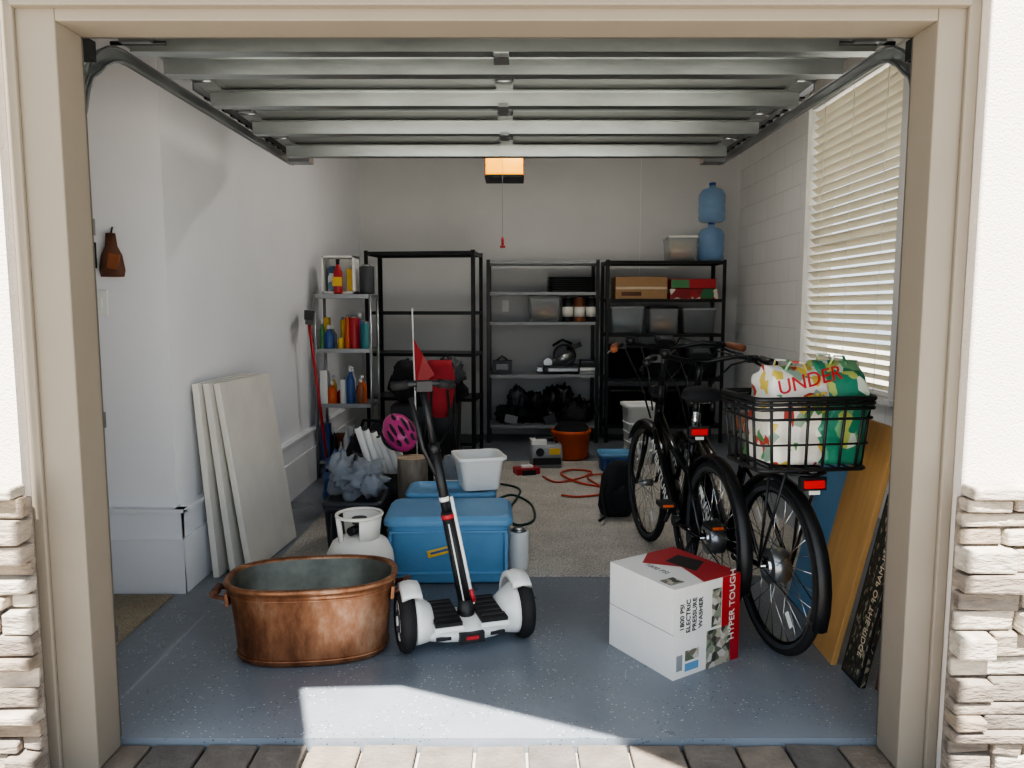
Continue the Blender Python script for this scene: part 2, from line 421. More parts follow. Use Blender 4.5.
def stone(x0, x1, name):
    b = B(); z = -0.01
    while z < .82:
        h = random.uniform(.035, .075)
        if z+h > .84: h = .85-z
        x = x0
        while x < x1-.01:
            w = random.uniform(.08, .30)
            if x+w > x1-.06: w = x1-x
            dp = random.uniform(.02, .07)
            b.box((x+w/2, 2.076-dp/2, z+h/2), (w-.006, dp, h-.006), random.choice(M_STONE), jit=.005); x += w
        z += h
    b.b2((x0, 2.065, 0), (x1, 2.078, .85), M_STONE[3])
    b.obj(name, bevel=.007)
stone(-2.6, -1.355, 'stone_veneer'); stone(1.255, 2.6, 'stone_veneer')
for x0, x1 in ((-2.6, -1.375), (1.268, 2.6)):
    b = B(); b.b2((x0, 2.01, .852), (x1, 2.079, .885), M_STONE[4]); b.obj('trim_5', bevel=.006)
# unseen slab added above the opening, outline cut to shape the sun patch
b = B()
poly = [(-1.375, 2.079), (-1.375, .4), (-.60, .4), (-.665, .91), (-.775, 1.225), (-.41, 1.24), (.33, .915), (.54, .75), (.75, .4), (1.275, .4), (1.275, 2.079)]
n = len(poly)
vs = [(x, y, 2.75) for x, y in poly]+[(x, y, 2.81) for x, y in poly]
b.raw(vs, [tuple(range(n))[::-1], tuple(range(n, 2*n))]+[(i, (i+1) % n, n+(i+1) % n, n+i) for i in range(n)], M_TRIM)
b.obj('added_sun_blocker')
# ground
b = B(); b.b2((-30, -30, -.3), (30, 30, -.16), M_CONC); b.obj('ground')
b = B()
y1 = FY-.004
for row in range(7):
    x = -3.0+(0 if row % 2 == 0 else .09)
    L = .36 if row == 0 else .18
    while x < 3.0:
        w = random.uniform(.155, .18)
        b.box((x+w/2, y1-L/2, -.088+random.uniform(-.003, .003)), (w-.010, L-.010, .14), random.choice(M_PAVER), jit=.002); x += w
    y1 -= L
b.b2((-3, -4, -.15), (3, y1, -.02), M_CONC)
b.b2((-3, y1, -.15), (3, FY-.004, -.045), M_CONC)
b.obj('paver_driveway', bevel=.006)
# rugs
b = B(); b.b2((-1.27, 3.73, 0.001), (1.75, 6.6, .010), M_CARPET); b.obj('area_rug')
b = B(); b.b2((-2.4, 2.5, 0.001), (-1.62, 3.47, .012), M_MAT); b.obj('floor_mat')

# ================================================================ GARAGE DOOR
b = B()
x0, x1 = -1.25, 1.19
for i in range(4):
    ya = 2.50+i*.495
    b.b2((x0, ya, 2.275), (x1, ya+.488, 2.31), M_DOORIN)
    b.b2((x0, ya, 2.262), (x1, ya+.03, 2.276), M_GALV); b.b2((x0, ya+.455, 2.262), (x1, ya+.486, 2.276), M_GALV)
for xx in (x0+.03, -.03, x1-.03): b.b2((xx-.035, 2.5, 2.262), (xx+.035, 4.475, 2.276), M_DOORIN)
for ys in (2.56, 2.80, 3.22, 3.72, 4.26):
    pr = [(-.055, 2.262), (-.055, 2.257), (-.034, 2.257), (-.028, 2.205), (.028, 2.205), (.034, 2.257), (.055, 2.257), (.055, 2.262)]
    vs = [(x0+.01, ys+p[0], p[1]) for p in pr]+[(x1-.01, ys+p[0], p[1]) for p in pr]
    k = len(pr)
    b.raw(vs, [(i, (i+1) % k, k+(i+1) % k, k+i) for i in range(k)]+[tuple(range(k)), tuple(range(k, 2*k))], M_GALV)
for ys in (2.99, 3.485, 3.98):
    for xx in (x0+.06, -.03, x1-.06):
        b.b2((xx-.03, ys-.04, 2.245), (xx+.03, ys+.04, 2.262), M_STEEL); b.cyl((xx-.035, ys, 2.245), (xx+.035, ys, 2.245), .008, M_STEEL, n=8)
b.b2((-.06, 2.54, 2.19), (-.01, 2.62, 2.205), M_STEEL); b.b2((-.055, 3.15, 2.19), (-.015, 3.29, 2.206), M_STEEL); b.b2((-.055, 3.66, 2.19), (-.015, 3.78, 2.206), M_STEEL)
for xx in (x0+.04, x1-.04):
    b.b2((xx-.06, 4.36, 2.20), (xx+.06, 4.46, 2.262), M_STEEL)
    b.b2((xx-.05, 2.50, 2.225), (xx+.05, 2.60, 2.262), M_STEEL)
    b.cyl((xx-.09, 2.53, 2.23), (xx+.09, 2.53, 2.23), .007, M_BLACKM, n=8)
b.obj('garage_door')
b = B()
for sx, X in ((-1, -1.305), (1, 1.235)):
    pts = [(X, 2.35, 0.02), (X, 2.35, 1.92)]
    for i in range(1, 9):
        a = PI/2*i/8; pts.append((X, 2.35+.3*(1-math.cos(a)), 1.92+.3*math.sin(a)))
    pts.append((X, 4.55, 2.24))
    for off in (-.022, .022):
        q = []
        for j, p in enumerate(pts):
            q.append((p[0]+off*.4*sx, p[1]+(off if p[2] < 1.95 else 0), p[2]+(off if p[2] > 2.1 else 0)))
        b.tube(q, .006, M_STEEL, 6)
    for j in range(len(pts)-1):
        p, q = Vector(pts[j]), Vector(pts[j+1]); L = (q-p).length; c = (p+q)/2
        ang = math.atan2(q.z-p.z, q.y-p.y)
        b.box((c.x+sx*.008, c.y, c.z), (.003, L+.004, .05), M_STEEL, rot=(ang, 0, 0))
    b.b2((X+sx*.01-.002, 3.2, 2.27), (X+sx*.01+.002, 4.55, 2.31), M_BLACKM)
    for k in range(12): b.b2((X-sx*.006-.002, 3.3+k*.1, 2.262), (X+sx*.01+.003, 3.34+k*.1, 2.27), M_BLACKM)
    b.b2((X-.018, 4.50, 2.27), (X+.018, 4.53, ZC-.002), M_STEEL)
    b.b2((X-.025, 2.31, 2.13), (X+.025, 2.40, 2.19), M_BLACKM)
    for zz in (.3, 1.0, 1.6): b.b2((X-.01, 2.31, zz), (X+.02, 2.35, zz+.05), M_STEEL)
b.obj('door_track')
b = B()
b.box((0, 0, .14), (.30, .36, .12), M_GREYD)
b.loft([rrect(.29, .20, .02, 0.01, cy=-.07), rrect(.31, .22, .03, .04, cy=-.07), rrect(.30, .24, .03, .19, cy=-.09)], M_LAMP)
b.b2((-.155, -.19, -.004), (.155, .14, .014), M_BLACK); b.b2((-.165, -.22, .19), (.165, .18, .21), M_GREYD)
for xx in (-.150, .150): b.b2((xx-.004, -.215, 0), (xx+.004, -.205, .19), M_BROWN)
for xx in (-.12, .12): b.b2((xx-.012, -.0, .2), (xx+.012, .003, ZC-2.40-.003), M_STEEL)
b.cyl((-.02, -.2, .17), (-.02, -1.8, .15), .012, M_STEEL, n=8)
b.cyl((-.01, -.5, .17), (-.01, -.5, -.50), .0015, M_GREY, n=6); b.cyl((-.01, -.5, -.50), (-.01, -.5, -.56), .01, M_RED, n=8); b.cyl((-.03, -.5, -.57), (.01, -.5, -.57), .009, M_RED, n=8)
b.obj('garage_door_opener', (-.06, 6.2, 2.40))

# wall fittings
b = B(); b.b2((-.035, -.008, -.06), (.035, 0, .06), M_WHITE); b.b2((-.012, -.014, -.025), (.012, -.008, .025), M_WHITE); b.obj('light_switch', (-1.935, 3.549, 1.40), bevel=.002)
b = B(); b.b2((-.035, -.008, -.06), (.035, 0, .06), M_WHITE)
for z in (-.025, .025): b.b2((-.016, -.011, z-.014), (.016, -.008, z+.014), M_WHITE)
b.obj('wall_outlet', (-.07, YB-.001, 1.39), bevel=.002)
b = B(); b.b2((-.015, -.02, -.06), (.015, 0, .06), M_BLACK); b.obj('wall_remote', (-1.955, 3.549, 1.62), bevel=.003)
b = B()
b.loft([[Vector((x*w, -.02+y*.018, z)) for x, y in ((-1, 0), (-.6, -1), (.6, -1), (1, 0), (.6, 1), (-.6, 1))] for z, w in ((-.1, .055), (-.07, .062), (0, .05), (.04, .03), (.1, .022))], M_DKBR)
b.box((.015, -.035, -.03), (.05, .01, .07), M_BROWN, rot=(0, .2, 0)); b.cyl((0, -.015, .1), (0, 0, .13), .004, M_BLACKM, n=6)
b.obj('leather_glove', (-1.86, 3.547, 1.62))

# ================================================================ SHELVES
def shelf(name, w, d, h, zs, loc, rz=0, m=M_BLACKM, mb=M_BLACKM, t=.03):
    b = B()
    for x in (-w/2, w/2):
        for y in (0, d):
            sx = 1 if x < 0 else -1; sy = 1 if y == 0 else -1
            b.b2((x, y, 0), (x+sx*.035, y+sy*.004, h), m); b.b2((x, y, 0), (x+sx*.004, y+sy*.035, h), m)
    for z in zs:
        b.b2((-w/2+.004, .004, z-t), (w/2-.004, .02, z), mb); b.b2((-w/2+.004, d-.02, z-t), (w/2-.004, d-.004, z), mb)
        b.b2((-w/2+.004, .02, z-t), (-w/2+.02, d-.02, z), mb); b.b2((w/2-.02, .02, z-t), (w/2-.004, d-.02, z), mb)
        b.b2((-w/2+.02, .02, z-.008), (w/2-.02, d-.02, z-.002), mb)
    return b.obj(name, loc, rz)
shelf('black_shelving_unit', 1.02, .45, 1.89, (1.88, 1.34, .96, .55, .14), (-.84, 6.84, 0), math.radians(-7))
shelf('metal_shelving_unit', 1.13, .45, 1.85, (1.84, 1.53, 1.23, .70, .18), (.31, 7.56, 0), 0, M_BLACKM, M_SHELF)
shelf('metal_shelving_unit', 1.20, .45, 1.85, (1.84, 1.46, 1.11, .66, .18), (1.54, 7.56, 0), 0, M_BLACKM, M_BLACKM)
b = B()
w, d, h = .44, .32, 1.47
for x in (-w/2, w/2):
    for y in (0, d): b.cyl((x, y, 0), (x, y, h), .012, M_STEEL, n=10)
for z in (h-.02, 1.02, .58, .12):
    b.b2((-w/2, 0, z-.012), (w/2, d, z), M_STEEL)
    for y in (0, d): b.b2((-w/2, y-.004, z-.012), (w/2, y+.004, z+.02), M_STEEL)
b.obj('wire_utility_shelf', (-1.34, 5.95, 0.011))

def bottle(b, x, y, z, h, r, m, cap=M_WHITE):
    b.lathe([(r*.9, 0), (r, h*.05), (r, h*.62), (r*.4, h*.8), (r*.35, h*.85)], (x, y, z), m, 14)
    b.cyl((x, y, z+h*.85), (x, y, z+h), r*.4, cap, n=12)
def can(b, x, y, z, h, r, m):
    b.lathe([(r*.95, 0), (r, .006), (r, h-.006), (r*.95, h)], (x, y, z), m, 16); b.lathe([(r*.8, 0), (r*.5, h*.08)], (x, y, z+h), M_STEEL, 12)
def binclear(name, w, d, h, loc, fill, lid=M_WHITE, rz=0):
    b = B()
    b.loft([rrect(w*.9, d*.9, .03, 0), rrect(w, d, .03, h)], M_CLEAR, cap1=False)
    b.loft([rrect(w*1.04, d*1.04, .03, h), rrect(w*1.04, d*1.04, .03, h+.012), rrect(w*.98, d*.98, .03, h+.025)], lid)
    b.ell((0, 0, h*.45), (w*.43, d*.42, h*.43), fill, .2, 3, seed=random.random()*9)
    return b.obj(name, loc, rz)

random.seed(21)
b = B()
cs = [M_RED, M_YEL, M_WHITE, M_GREEN, M_BLACK, M_TEAL, M_ORANGE, M_GREY, M_BLUED, M_BROWN, M_WHITE, M_RED, M_YEL]
for z in (1.02, .58, .12):
    for row in (0.07, .2):
        x = -.18
        while x < .18:
            r = random.uniform(.018, .042); h = random.uniform(.10, .32)
            if random.random() < .25: b.box((x+.01, row, z+h/2), (r*2, .08, h), random.choice(cs))
            else: (bottle if random.random() < .5 else can)(b, x, row, z, h, r, random.choice(cs))
            x += r*2+.010
b.obj('garage_supply_bottles', (-1.34, 5.95, 0.012))
b = B()
b.b2((-.14, 0, 0), (.12, .22, .02), M_WHITE); b.b2((-.14, 0, .0), (-.125, .22, .3), M_WHITE); b.b2((.105, 0, 0), (.12, .22, .3), M_WHITE)
b.b2((-.14, .2, 0), (.12, .22, .3), M_WHITE); b.b2((-.14, 0, .285), (.12, .22, .3), M_WHITE)
b.b2((-.10, .04, .02), (-.04, .16, .22), M_MIX2); b.b2((.05, .05, .02), (.1, .18, .2), M_YEL)
b.obj('storage_cubby', (-1.37, 6.0, 1.484))
b = B(); bottle(b, 0, 0, 0, .27, .035, M_RED, M_BLACK); b.b2((-.037, -.037, .06), (.037, -.03, .13), M_YEL); b.obj('spray_bottle', (-1.37, 5.96, 1.484))
b = B(); can(b, 0, 0, 0, .22, .06, M_GREYD); b.obj('paint_can', (-1.17, 6.1, 1.484))
b = B()
p0 = Vector((-1.43, 5.78, 0.012)); p1 = Vector((-1.51, 5.60, 1.25))
b.cyl(p0, p1, .012, M_RED, n=10)
b.box(p1+Vector((0, 0, .02)), (.05, .17, .04), M_BLACK, rot=(0, .1, .3)); b.box(p1+Vector((0, -.0, .07)), (.06, .20, .07), M_BLACK, rot=(0, .1, .3), tap=1.15)
b.obj('broom')

b = B()
for i in range(7): b.loft([rrect(.40, .3, .03, i*.022), rrect(.46, .34, .03, i*.022+.016), rrect(.42, .3, .03, i*.022+.018)], M_BLACK)
b.obj('tray_stack', (.60, 7.76, 1.532), .05)
binclear('clear_storage_bin', .32, .3, .24, (.33, 7.76, 1.232), M_MIX, M_GREY)
b = B()
for x, c in ((-.12, M_BLACK), (.0, M_BROWN), (.12, M_BLACK)):
    can(b, x, 0, 0, .24, .055, c); b.cyl((x, -0.0, .05), (x, 0, .15), .0565, M_WHITEP, n=16)
b.obj('coffee_cans', (.69, 7.72, 1.232))
b = B()
b.loft([rrect(.40, .26, .04, 0), rrect(.42, .28, .05, .05), rrect(.36, .24, .04, .08)], M_GREYD)
b.box((0, -.145, .04), (.3, .01, .03), M_STEEL)
b.cyl((-.08, 0, .1), (.1, 0, .2), .06, M_STEEL); b.cyl((.02, -.03, .18), (.02, .0, .18), .11, M_GREYD, n=30); b.ring((.02, -.03, .18), .11, .012, M_BLACK, 'Y'); b.box((.12, 0, .27), (.16, .06, .05), M_BLACK, rot=(0, -.4, 0))
b.cyl((-.15, -.05, .11), (-.15, .05, .11), .045, M_STEEL); b.tube([(.1, 0, .3), (.0, 0, .34), (-.1, 0, .28)], .014, M_BLACK); b.box((-.2, -.02, .04), (.12, .14, .04), M_STEEL)
b.obj('miter_saw', (.52, 7.76, .702))
b = B()
for i in range(4): b.b2((-.09+i*.004, -.1, i*.035), (.09, .1, i*.035+.03), [M_GREY, M_WHITE, M_BLACK, M_GREYD][i])
b.obj('tool_cases', (.78, 7.70, .702))
b = B(); b.b2((-.1, -.1, 0), (.1, .1, .13), M_GREYD); b.box((0, -.101, .07), (.12, .004, .06), M_GREY); b.tube([(-.06, 0, .13), (0, 0, .18), (.06, 0, .13)], .008, M_BLACK); b.obj('tool_case', (-.1, 7.72, .702), bevel=.006)
b = B()
for i in range(16):
    hh = random.random(); up = i > 9
    b.ell((-.44+(i % 10)*.098+(.15 if up else 0), random.uniform(-.05, .06)-.03*up, (.21 if up else .09)+hh*.05), (.07+.02*hh, .09, .08+hh*.05), random.choice([M_FABK, M_GREYD, M_FABK, M_BLACK, M_BLACK, M_REDF if i == 3 else M_GREYD]), .6, 3.5, seed=i*2.1)
for i in range(7): b.tube([(-.40+i*.12, -.12, .15), (-.37+i*.12, -.15, .27+.04*(i % 3)), (-.31+i*.12, -.14, .26), (-.28+i*.12, -.12, .12)], .009, M_BLACK)
b.box((-.35, -.14, .05), (.13, .03, .08), M_GREY, rot=(0, .2, 0)); b.box((.05, -.15, .05), (.12, .03, .09), M_GREYD, rot=(0, -.3, 0)); b.cyl((.3, -.16, .08), (.3, -.13, .08), .05, M_GREY)
b.obj('black_bags_pile', (.34, 7.78, .182))
b = B(); b.b2((-.26, -.17, 0), (.26, .17, .22), M_CARDB); b.b2((-.26, -.172, .095), (.26, -.17, .12), M_WOODL); b.b2((-.2, -.173, .03), (.0, -.17, .07), M_DKBR); b.obj('cardboard_box', (1.30, 7.76, 1.462), bevel=.003)
b = B(); b.b2((-.24, -.16, 0), (.24, .16, .10), M_XMAS); b.b2((-.23, -.15, .105), (.22, .16, .2), M_RED); b.b2((-.23, -.155, .11), (-.05, -.15, .19), M_GREEN); b.obj('game_boxes', (1.83, 7.75, 1.462), bevel=.002)
binclear('clear_storage_bin', .34, .32, .25, (1.17, 7.77, 1.112), M_MIX2, M_GREY)
binclear('clear_storage_bin', .30, .32, .25, (1.54, 7.77, 1.112), M_MIX, M_BLACK)
b = B(); b.loft([rrect(.3, .28, .03, 0), rrect(.34, .3, .03, .23), rrect(.36, .32, .03, .235), rrect(.34, .3, .03, .26)], M_GREY); b.obj('grey_storage_box', (1.90, 7.77, 1.112))
for i, x in enumerate((1.17, 1.55, 1.93)):
    b = B(); b.loft([rrect(.3, .3, .03, 0), rrect(.34, .34, .03, .30), rrect(.37, .36, .03, .30), rrect(.36, .35, .03, .33)], M_GREYD if i else M_BLACK); b.obj('dark_storage_tote', (x, 7.77, .662))
    b = B(); b.loft([rrect(.3, .3, .03, 0), rrect(.34, .34, .03, .33), rrect(.37, .36, .03, .33), rrect(.36, .35, .03, .36)], M_BLACK); b.obj('dark_storage_tote', (x, 7.77, .182))
binclear('clear_storage_bin', .30, .3, .23, (1.72, 7.77, 1.842), M_MIXP, M_WHITE)
for i in range(2):
    b = B()
    b.lathe([(.11, 0), (.132, .02), (.134, .06), (.126, .08), (.134, .10), (.134, .15), (.126, .17), (.134, .19), (.134, .27), (.10, .325), (.035, .345), (.03, .375)], (0, 0, 0), M_JUG, 32)
    b.cyl((0, 0, .375), (0, 0, .393), .034, M_BLUED)
    b.obj('water_jug', (2.03, 7.76, 1.842+i*.395))

# ================================================================ LEFT SIDE PANELS
for i in range(3):
    b = B(); H = 1.0; W = .62; t = .032
    b.b2((0, 0, 0), (t, W, H), M_WHITEP)
    bx = -1.53+i*.075; tx = -1.60+i*.04
    ang = math.asin((bx-tx)/H)
    b.obj('white_door_panel', (bx, 3.72+i*.03, .0), rot=(0, -ang, math.radians(-3-i)), bevel=.003)

# ================================================================ COPPER BOILER
b = B()
def oval(a, c, z, n=48, p=2.6):
    r = []
    for i in range(n):
        t = 2*PI*i/n; ct, st = math.cos(t), math.sin(t)
        r.append(Vector((a*math.copysign(abs(ct)**(2/p), ct), c*math.copysign(abs(st)**(2/p), st), z)))
    return r
b.loft([oval(.275, .155, 0), oval(.29, .17, .012), oval(.292, .172, .03), oval(.298, .177, .09), oval(.305, .182, .16), oval(.318, .192, .28), oval(.322, .196, .30)], M_COPPER, cap1=False)
b.loft([oval(.322, .196, .30), oval(.334, .208, .303), oval(.338, .212, .312), oval(.334, .208, .322), oval(.318, .192, .322), oval(.312, .186, .312)], M_COPPER, cap0=False, cap1=False)
b.loft([oval(.312, .186, .312), oval(.285, .165, .02)], M_COPPIN, cap0=False)
b.tube(oval(.296, .176, .03), .004, M_COPPER, 6, True)
b.tube(oval(.319, .193, .275), .004, M_COPPER, 6, True)
for sx in (-1, 1):
    b.tube([(sx*.32, -.06, .25), (sx*.36, -.055, .255), (sx*.375, -.03, .262), (sx*.375, .03, .262), (sx*.36, .055, .255), (sx*.32, .06, .25)], .009, M_DKBR, 8)
    b.cyl((sx*.375, -.045, .262), (sx*.375, .045, .262), .016, M_DKBR)
    for yy in (-.06, .06): b.box((sx*.318, yy, .25), (.012, .04, .05), M_COPPER, rot=(0, sx*.1, 0))
b.obj('copper_boiler', (-.80, 2.92, 0), math.radians(7))

# ================================================================ PROPANE TANK
b = B()
b.lathe([(.09, .03), (.13, .05), (.152, .10), (.155, .14), (.155, .22), (.150, .26), (.125, .31), (.08, .335), (.03, .345)], (0, 0, 0), M_WHITEP, 36)
b.lathe([(.10, 0), (.105, 0), (.105, .06), (.10, .06)], (0, 0, 0), M_WHITEP, 32, cap=False)
for a0, a1 in ((.5, 2.6), (4.9, 6.6)):
    pts = [(a0+(a1-a0)*i/12) for i in range(13)]
    vs = [(.085*math.cos(a), .085*math.sin(a), .325) for a in pts]+[(.10*math.cos(a), .10*math.sin(a), .43) for a in pts]+[(.104*math.cos(a), .104*math.sin(a), .43) for a in pts]+[(.089*math.cos(a), .089*math.sin(a), .325) for a in pts]
    fs = [(j*13+i, j*13+i+1, ((j+1) % 4)*13+i+1, ((j+1) % 4)*13+i) for j in range(4) for i in range(12)]
    b.raw(vs, fs, M_WHITEP, True)
b.ring((0, 0, .435), .103, .008, M_WHITEP, 'Z')
b.cyl((-.07, -.06, .31), (-.083, -.064, .435), .012, M_WHITEP)
b.cyl((0, 0, .34), (0, 0, .40), .02, M_STEEL); b.cyl((0, 0, .395), (0, 0, .42), .035, M_GREYD); b.cyl((0, 0, .37), (-.03, -.06, .37), .02, M_BLACK)
b.obj('propane_tank', (-.70, 3.36, 0))

# ================================================================ TOTES / BINS
def tote(name, w, d, h, loc, m, lid=None, rz=0):
    b = B()
    b.loft([rrect(w*.86, d*.86, .03, 0), rrect(w*.88, d*.88, .04, .01), rrect(w*.96, d*.96, .04, h-.05), rrect(w, d, .04, h-.05), rrect(w, d, .04, h-.03)], m)
    for i in range(5):
        x = -w*.34+i*w*.17; b.box((x, -d*.47, h*.45), (.012, .02, h*.7), m, rot=(-.09, 0, 0))
    b.loft([rrect(w*1.01, d*1.01, .04, h-.03), rrect(w*1.01, d*1.01, .04, h-.008), rrect(w*.95, d*.95, .04, h), rrect(w*.85, d*.85, .04, h), rrect(w*.83, d*.83, .04, h-.01)], lid or m)
    return b.obj(name, loc, rz)
b = B()
b.loft([rrect(.56, .32, .04, 0), rrect(.58, .34, .045, .015), rrect(.61, .37, .05, .30), rrect(.64, .40, .05, .30), rrect(.64, .40, .05, .325), rrect(.60, .36, .05, .345), rrect(.56, .33, .05, .345)], M_BLUE)
b.b2((-.27, -.180, .05), (.27, -.16, .062), M_BLUE); b.b2((-.29, -.196, .265), (.29, -.17, .275), M_BLUE)
b.box((-.285, -.178, .15), (.016, .02, .22), M_BLUE); b.box((.285, -.178, .15), (.016, .02, .22), M_BLUE)
b.box((-.04, -.1855, .17), (.13, .004, .035), M_YEL, rot=(-.06, -.25, 0)); b.box((-.04, -.188, .172), (.10, .003, .012), M_BLUED, rot=(-.06, -.25, 0))
b.obj('blue_storage_tote', (-.32, 3.78, .011), math.radians(2), bevel=.003)
tote('blue_lidded_bin', .50, .3, .35, (-.34, 4.19, .011), M_BLUE)
b = B()
b.loft([rrect(.20, .20, .03, 0), rrect(.25, .25, .04, .17), rrect(.28, .28, .04, .17), rrect(.28, .28, .04, .19), rrect(.245, .245, .04, .19), rrect(.235, .235, .04, .17), rrect(.19, .19, .03, .012)], M_WHITE)
b.obj('white_plastic_tub', (-.19, 4.19, .364), .25, bevel=.002)
b = B(); b.lathe([(.10, 0), (.12, .30), (.13, .30), (.13, .32), (.115, .32), (.10, .02)], (0, 0, 0), M_WHITE, cap=False); b.lathe([(.10, 0), (.001, .001)], (0, 0, 0), M_WHITE, cap=False)
b.ell((0, 0, .3), (.1, .1, .14), M_GREYF, .4, 3); b.ell((.05, 0, .42), (.05, .06, .06), M_WHITE, .3, 3)
b.obj('white_bucket', (-.36, 4.60, .011))
b = B(); can(b, 0, 0, 0, .20, .055, M_WHITE); b.obj('paint_can', (.035, 3.84, .011))
# log
b = B()
rings = []
for z in (0, .12, .25, .36, .45, .47):
    rings.append([Vector((.09*(1+.10*noise.noise(Vector((math.cos(a)*2, math.sin(a)*2, z*2))))*math.cos(a), .09*(1+.10*noise.noise(Vector((math.cos(a)*2, math.sin(a)*2, z*2))))*math.sin(a), z)) for a in [2*PI*i/28 for i in range(28)]])
b.loft(rings, M_BARK, cap1=False); b.raw(rings[-1], [tuple(range(28))], M_CUT)
for r in (.03, .05, .07): b.ring((0, 0, .47), r, .0012, M_BARK, 'Z', 24, 4)
b.obj('wood_log', (-.60, 4.45, .011))
tote('grey_lidded_bin', .34, .34, .28, (-.90, 4.28, .011), M_GREYD)
b = B(); b.ell((0, 0, .10), (.15, .14, .10), M_GREYF, .6, 2.6, seed=4, nu=32, nv=20); b.ell((-.09, -.03, .15), (.07, .1, .10), M_GREYF, .6, 3, seed=8); b.ell((.08, -.08, .08), (.06, .07, .06), M_GREYF, .5, 3, seed=1)
b.obj('grey_jacket', (-.88, 4.25, .295))
b = B()
b.loft([rrect(.30, .26, .02, 0), rrect(.34, .30, .02, .32), rrect(.32, .28, .02, .32), rrect(.29, .25, .02, .02)], M_BLACK)
b.obj('black_crate', (-.82, 4.80, .011))
b = B()
for i in range(6):
    x = -.10+i*.045
    b.cyl((x+.05, .0+.02*(i % 2), .06), (x-.09, -.10+.03*(i % 3), .58-.02*i), .022, M_WHITE, n=12)
    b.cyl((x-.09, -.10+.03*(i % 3), .58-.02*i), (x-.092, -.1015+.03*(i % 3), .586-.02*i), .016, M_GREYD, n=10)
b.obj('white_pipe_bundle', (-.79, 4.80, 0.04))
# helmet
b = B()
b.ell((0, 0, 0), (.10, .135, .095), M_PINK, .04, 3, zmin=-.2, nu=28, nv=18)
for x, y, z, l in ((0, -.03, .088, .045), (.04, .0, .082, .05), (-.04, .0, .082, .05), (.07, -.02, .062, .045), (-.07, -.02, .062, .045), (.0, -.095, .065, .03), (.045, -.085, .06, .03), (-.045, -.085, .06, .03), (0, .07, .078, .03)):
    b.ell((x, y, z), (.012, l, .014), M_BLACK)
b.ring((0, 0, -.018), .108, .010, M_BLACK, 'Z', 28, 8)
b.tube([(-.08, .02, -.02), (-.05, 0, -.10), (0, -.01, -.13), (.05, 0, -.10), (.08, .02, -.02)], .005, M_BLACK, 6)
b.obj('bicycle_helmet', (-.70, 4.62, .60), rot=(.9, -.4, .4))
b = B(); b.ell((0, 0, .26), (.20, .15, .27), M_FABK, .3, 2.4, seed=2); b.ell((.03, -.12, .2), (.12, .06, .13), M_FABK, .2, 3, seed=5); b.tube([(-.1, -.08, .48), (-.06, -.1, .58), (.06, -.1, .58), (.1, -.08, .48)], .012, M_FABK)
b.obj('black_duffel_bag', (-.98, 5.3, .011))
b = B(); b.ell((0, 0, .2), (.10, .12, .21), M_BLUED, .35, 3, seed=6); b.ell((.12, .02, .28), (.07, .09, .12), M_BLACK, .35, 3, seed=2); b.tube([(-.05, -.1, .3), (0, -.13, .42), (.05, -.1, .3)], .01, M_BLACK); b.obj('blue_sack', (-1.16, 4.92, .011))
b = B()
b.loft([rrect(.50, .3, .03, 0), rrect(.52, .32, .03, .62), rrect(.48, .3, .03, .64)], M_BLACK); b.ell((.02, 0, .74), (.24, .15, .16), M_FABK, .5, 3, seed=12); b.ell((-.16, 0, .84), (.1, .1, .13), M_FABK, .4, 3, seed=13); b.ell((.18, -.02, .86), (.12, .12, .12), M_GREYD, .4, 3, seed=17)
b.tube([(.10, -.1, .9), (.16, -.12, 1.02), (.24, -.1, .9)], .01, M_BLACK)
b.obj('stacked_black_bags', (-.66, 5.75, .011))
# folded camp chair with red seat
b = B()
for x in (-.11, .11):
    b.cyl((x, 0, 0), (x*.9, .1, .98), .011, M_BLACKM, n=10); b.cyl((x, .12, 0), (x*.5, .02, .8), .010, M_BLACKM, n=10)
b.cyl((-.11, .02, .2), (.11, .02, .62), .009, M_BLACKM, n=8); b.cyl((.11, .02, .2), (-.11, .02, .62), .009, M_BLACKM, n=8)
rg = []
for z, w in ((.60, .05), (.70, .10), (.85, .11), (.95, .10), (1.0, .08)):
    rg.append([Vector((x*w, .05+y*(.02)+(z-.5)*.1+.012*math.sin(x*9+z*17), z)) for x, y in ((-1, -.4), (-.6, -1), (0, -1.3), (.6, -1), (1, -.4), (1, .5), (0, .8), (-1, .5))])
b.loft(rg, M_REDF)
b.obj('red_camp_chair', (-.50, 5.15, .011), .1)
b = B(); b.cyl((0, 0, .0), (-.03, 0, 1.36), .005, M_WHITE, n=8)
F = [(-.027, 0, 1.17), (-.016, .0, .82), (.03, .03, .84), (.11, .01, .92), (.04, -.02, 1.05)]
b.raw(F+[(x, y+.004, z) for x, y, z in F], [(0, 1, 2, 3, 4), (9, 8, 7, 6, 5)]+[(i, (i+1) % 5, 5+(i+1) % 5, 5+i) for i in range(5)], M_RED)
b.obj('bike_safety_flag', (-.63, 4.98, .011))
b = B(); b.lathe([(.13, 0), (.155, .02), (.175, .24), (.185, .24), (.185, .27), (.17, .27), (.15, .03)], (0, 0, 0), M_ORANGE, cap=False); b.lathe([(.13, 0), (.001, 0)], (0, 0, 0), M_ORANGE, cap=False)
b.ell((0, 0, .26), (.16, .15, .10), M_FABK, .35, 3, seed=3); b.ell((.03, .02, .38), (.1, .1, .1), M_FABK, .4, 3, seed=7); b.tube([(-.1, 0, .3), (-.06, 0, .45), (.02, 0, .52), (.05, 0, .4)], .012, M_BLACK)
b.obj('orange_bucket', (.54, 6.78, 0))
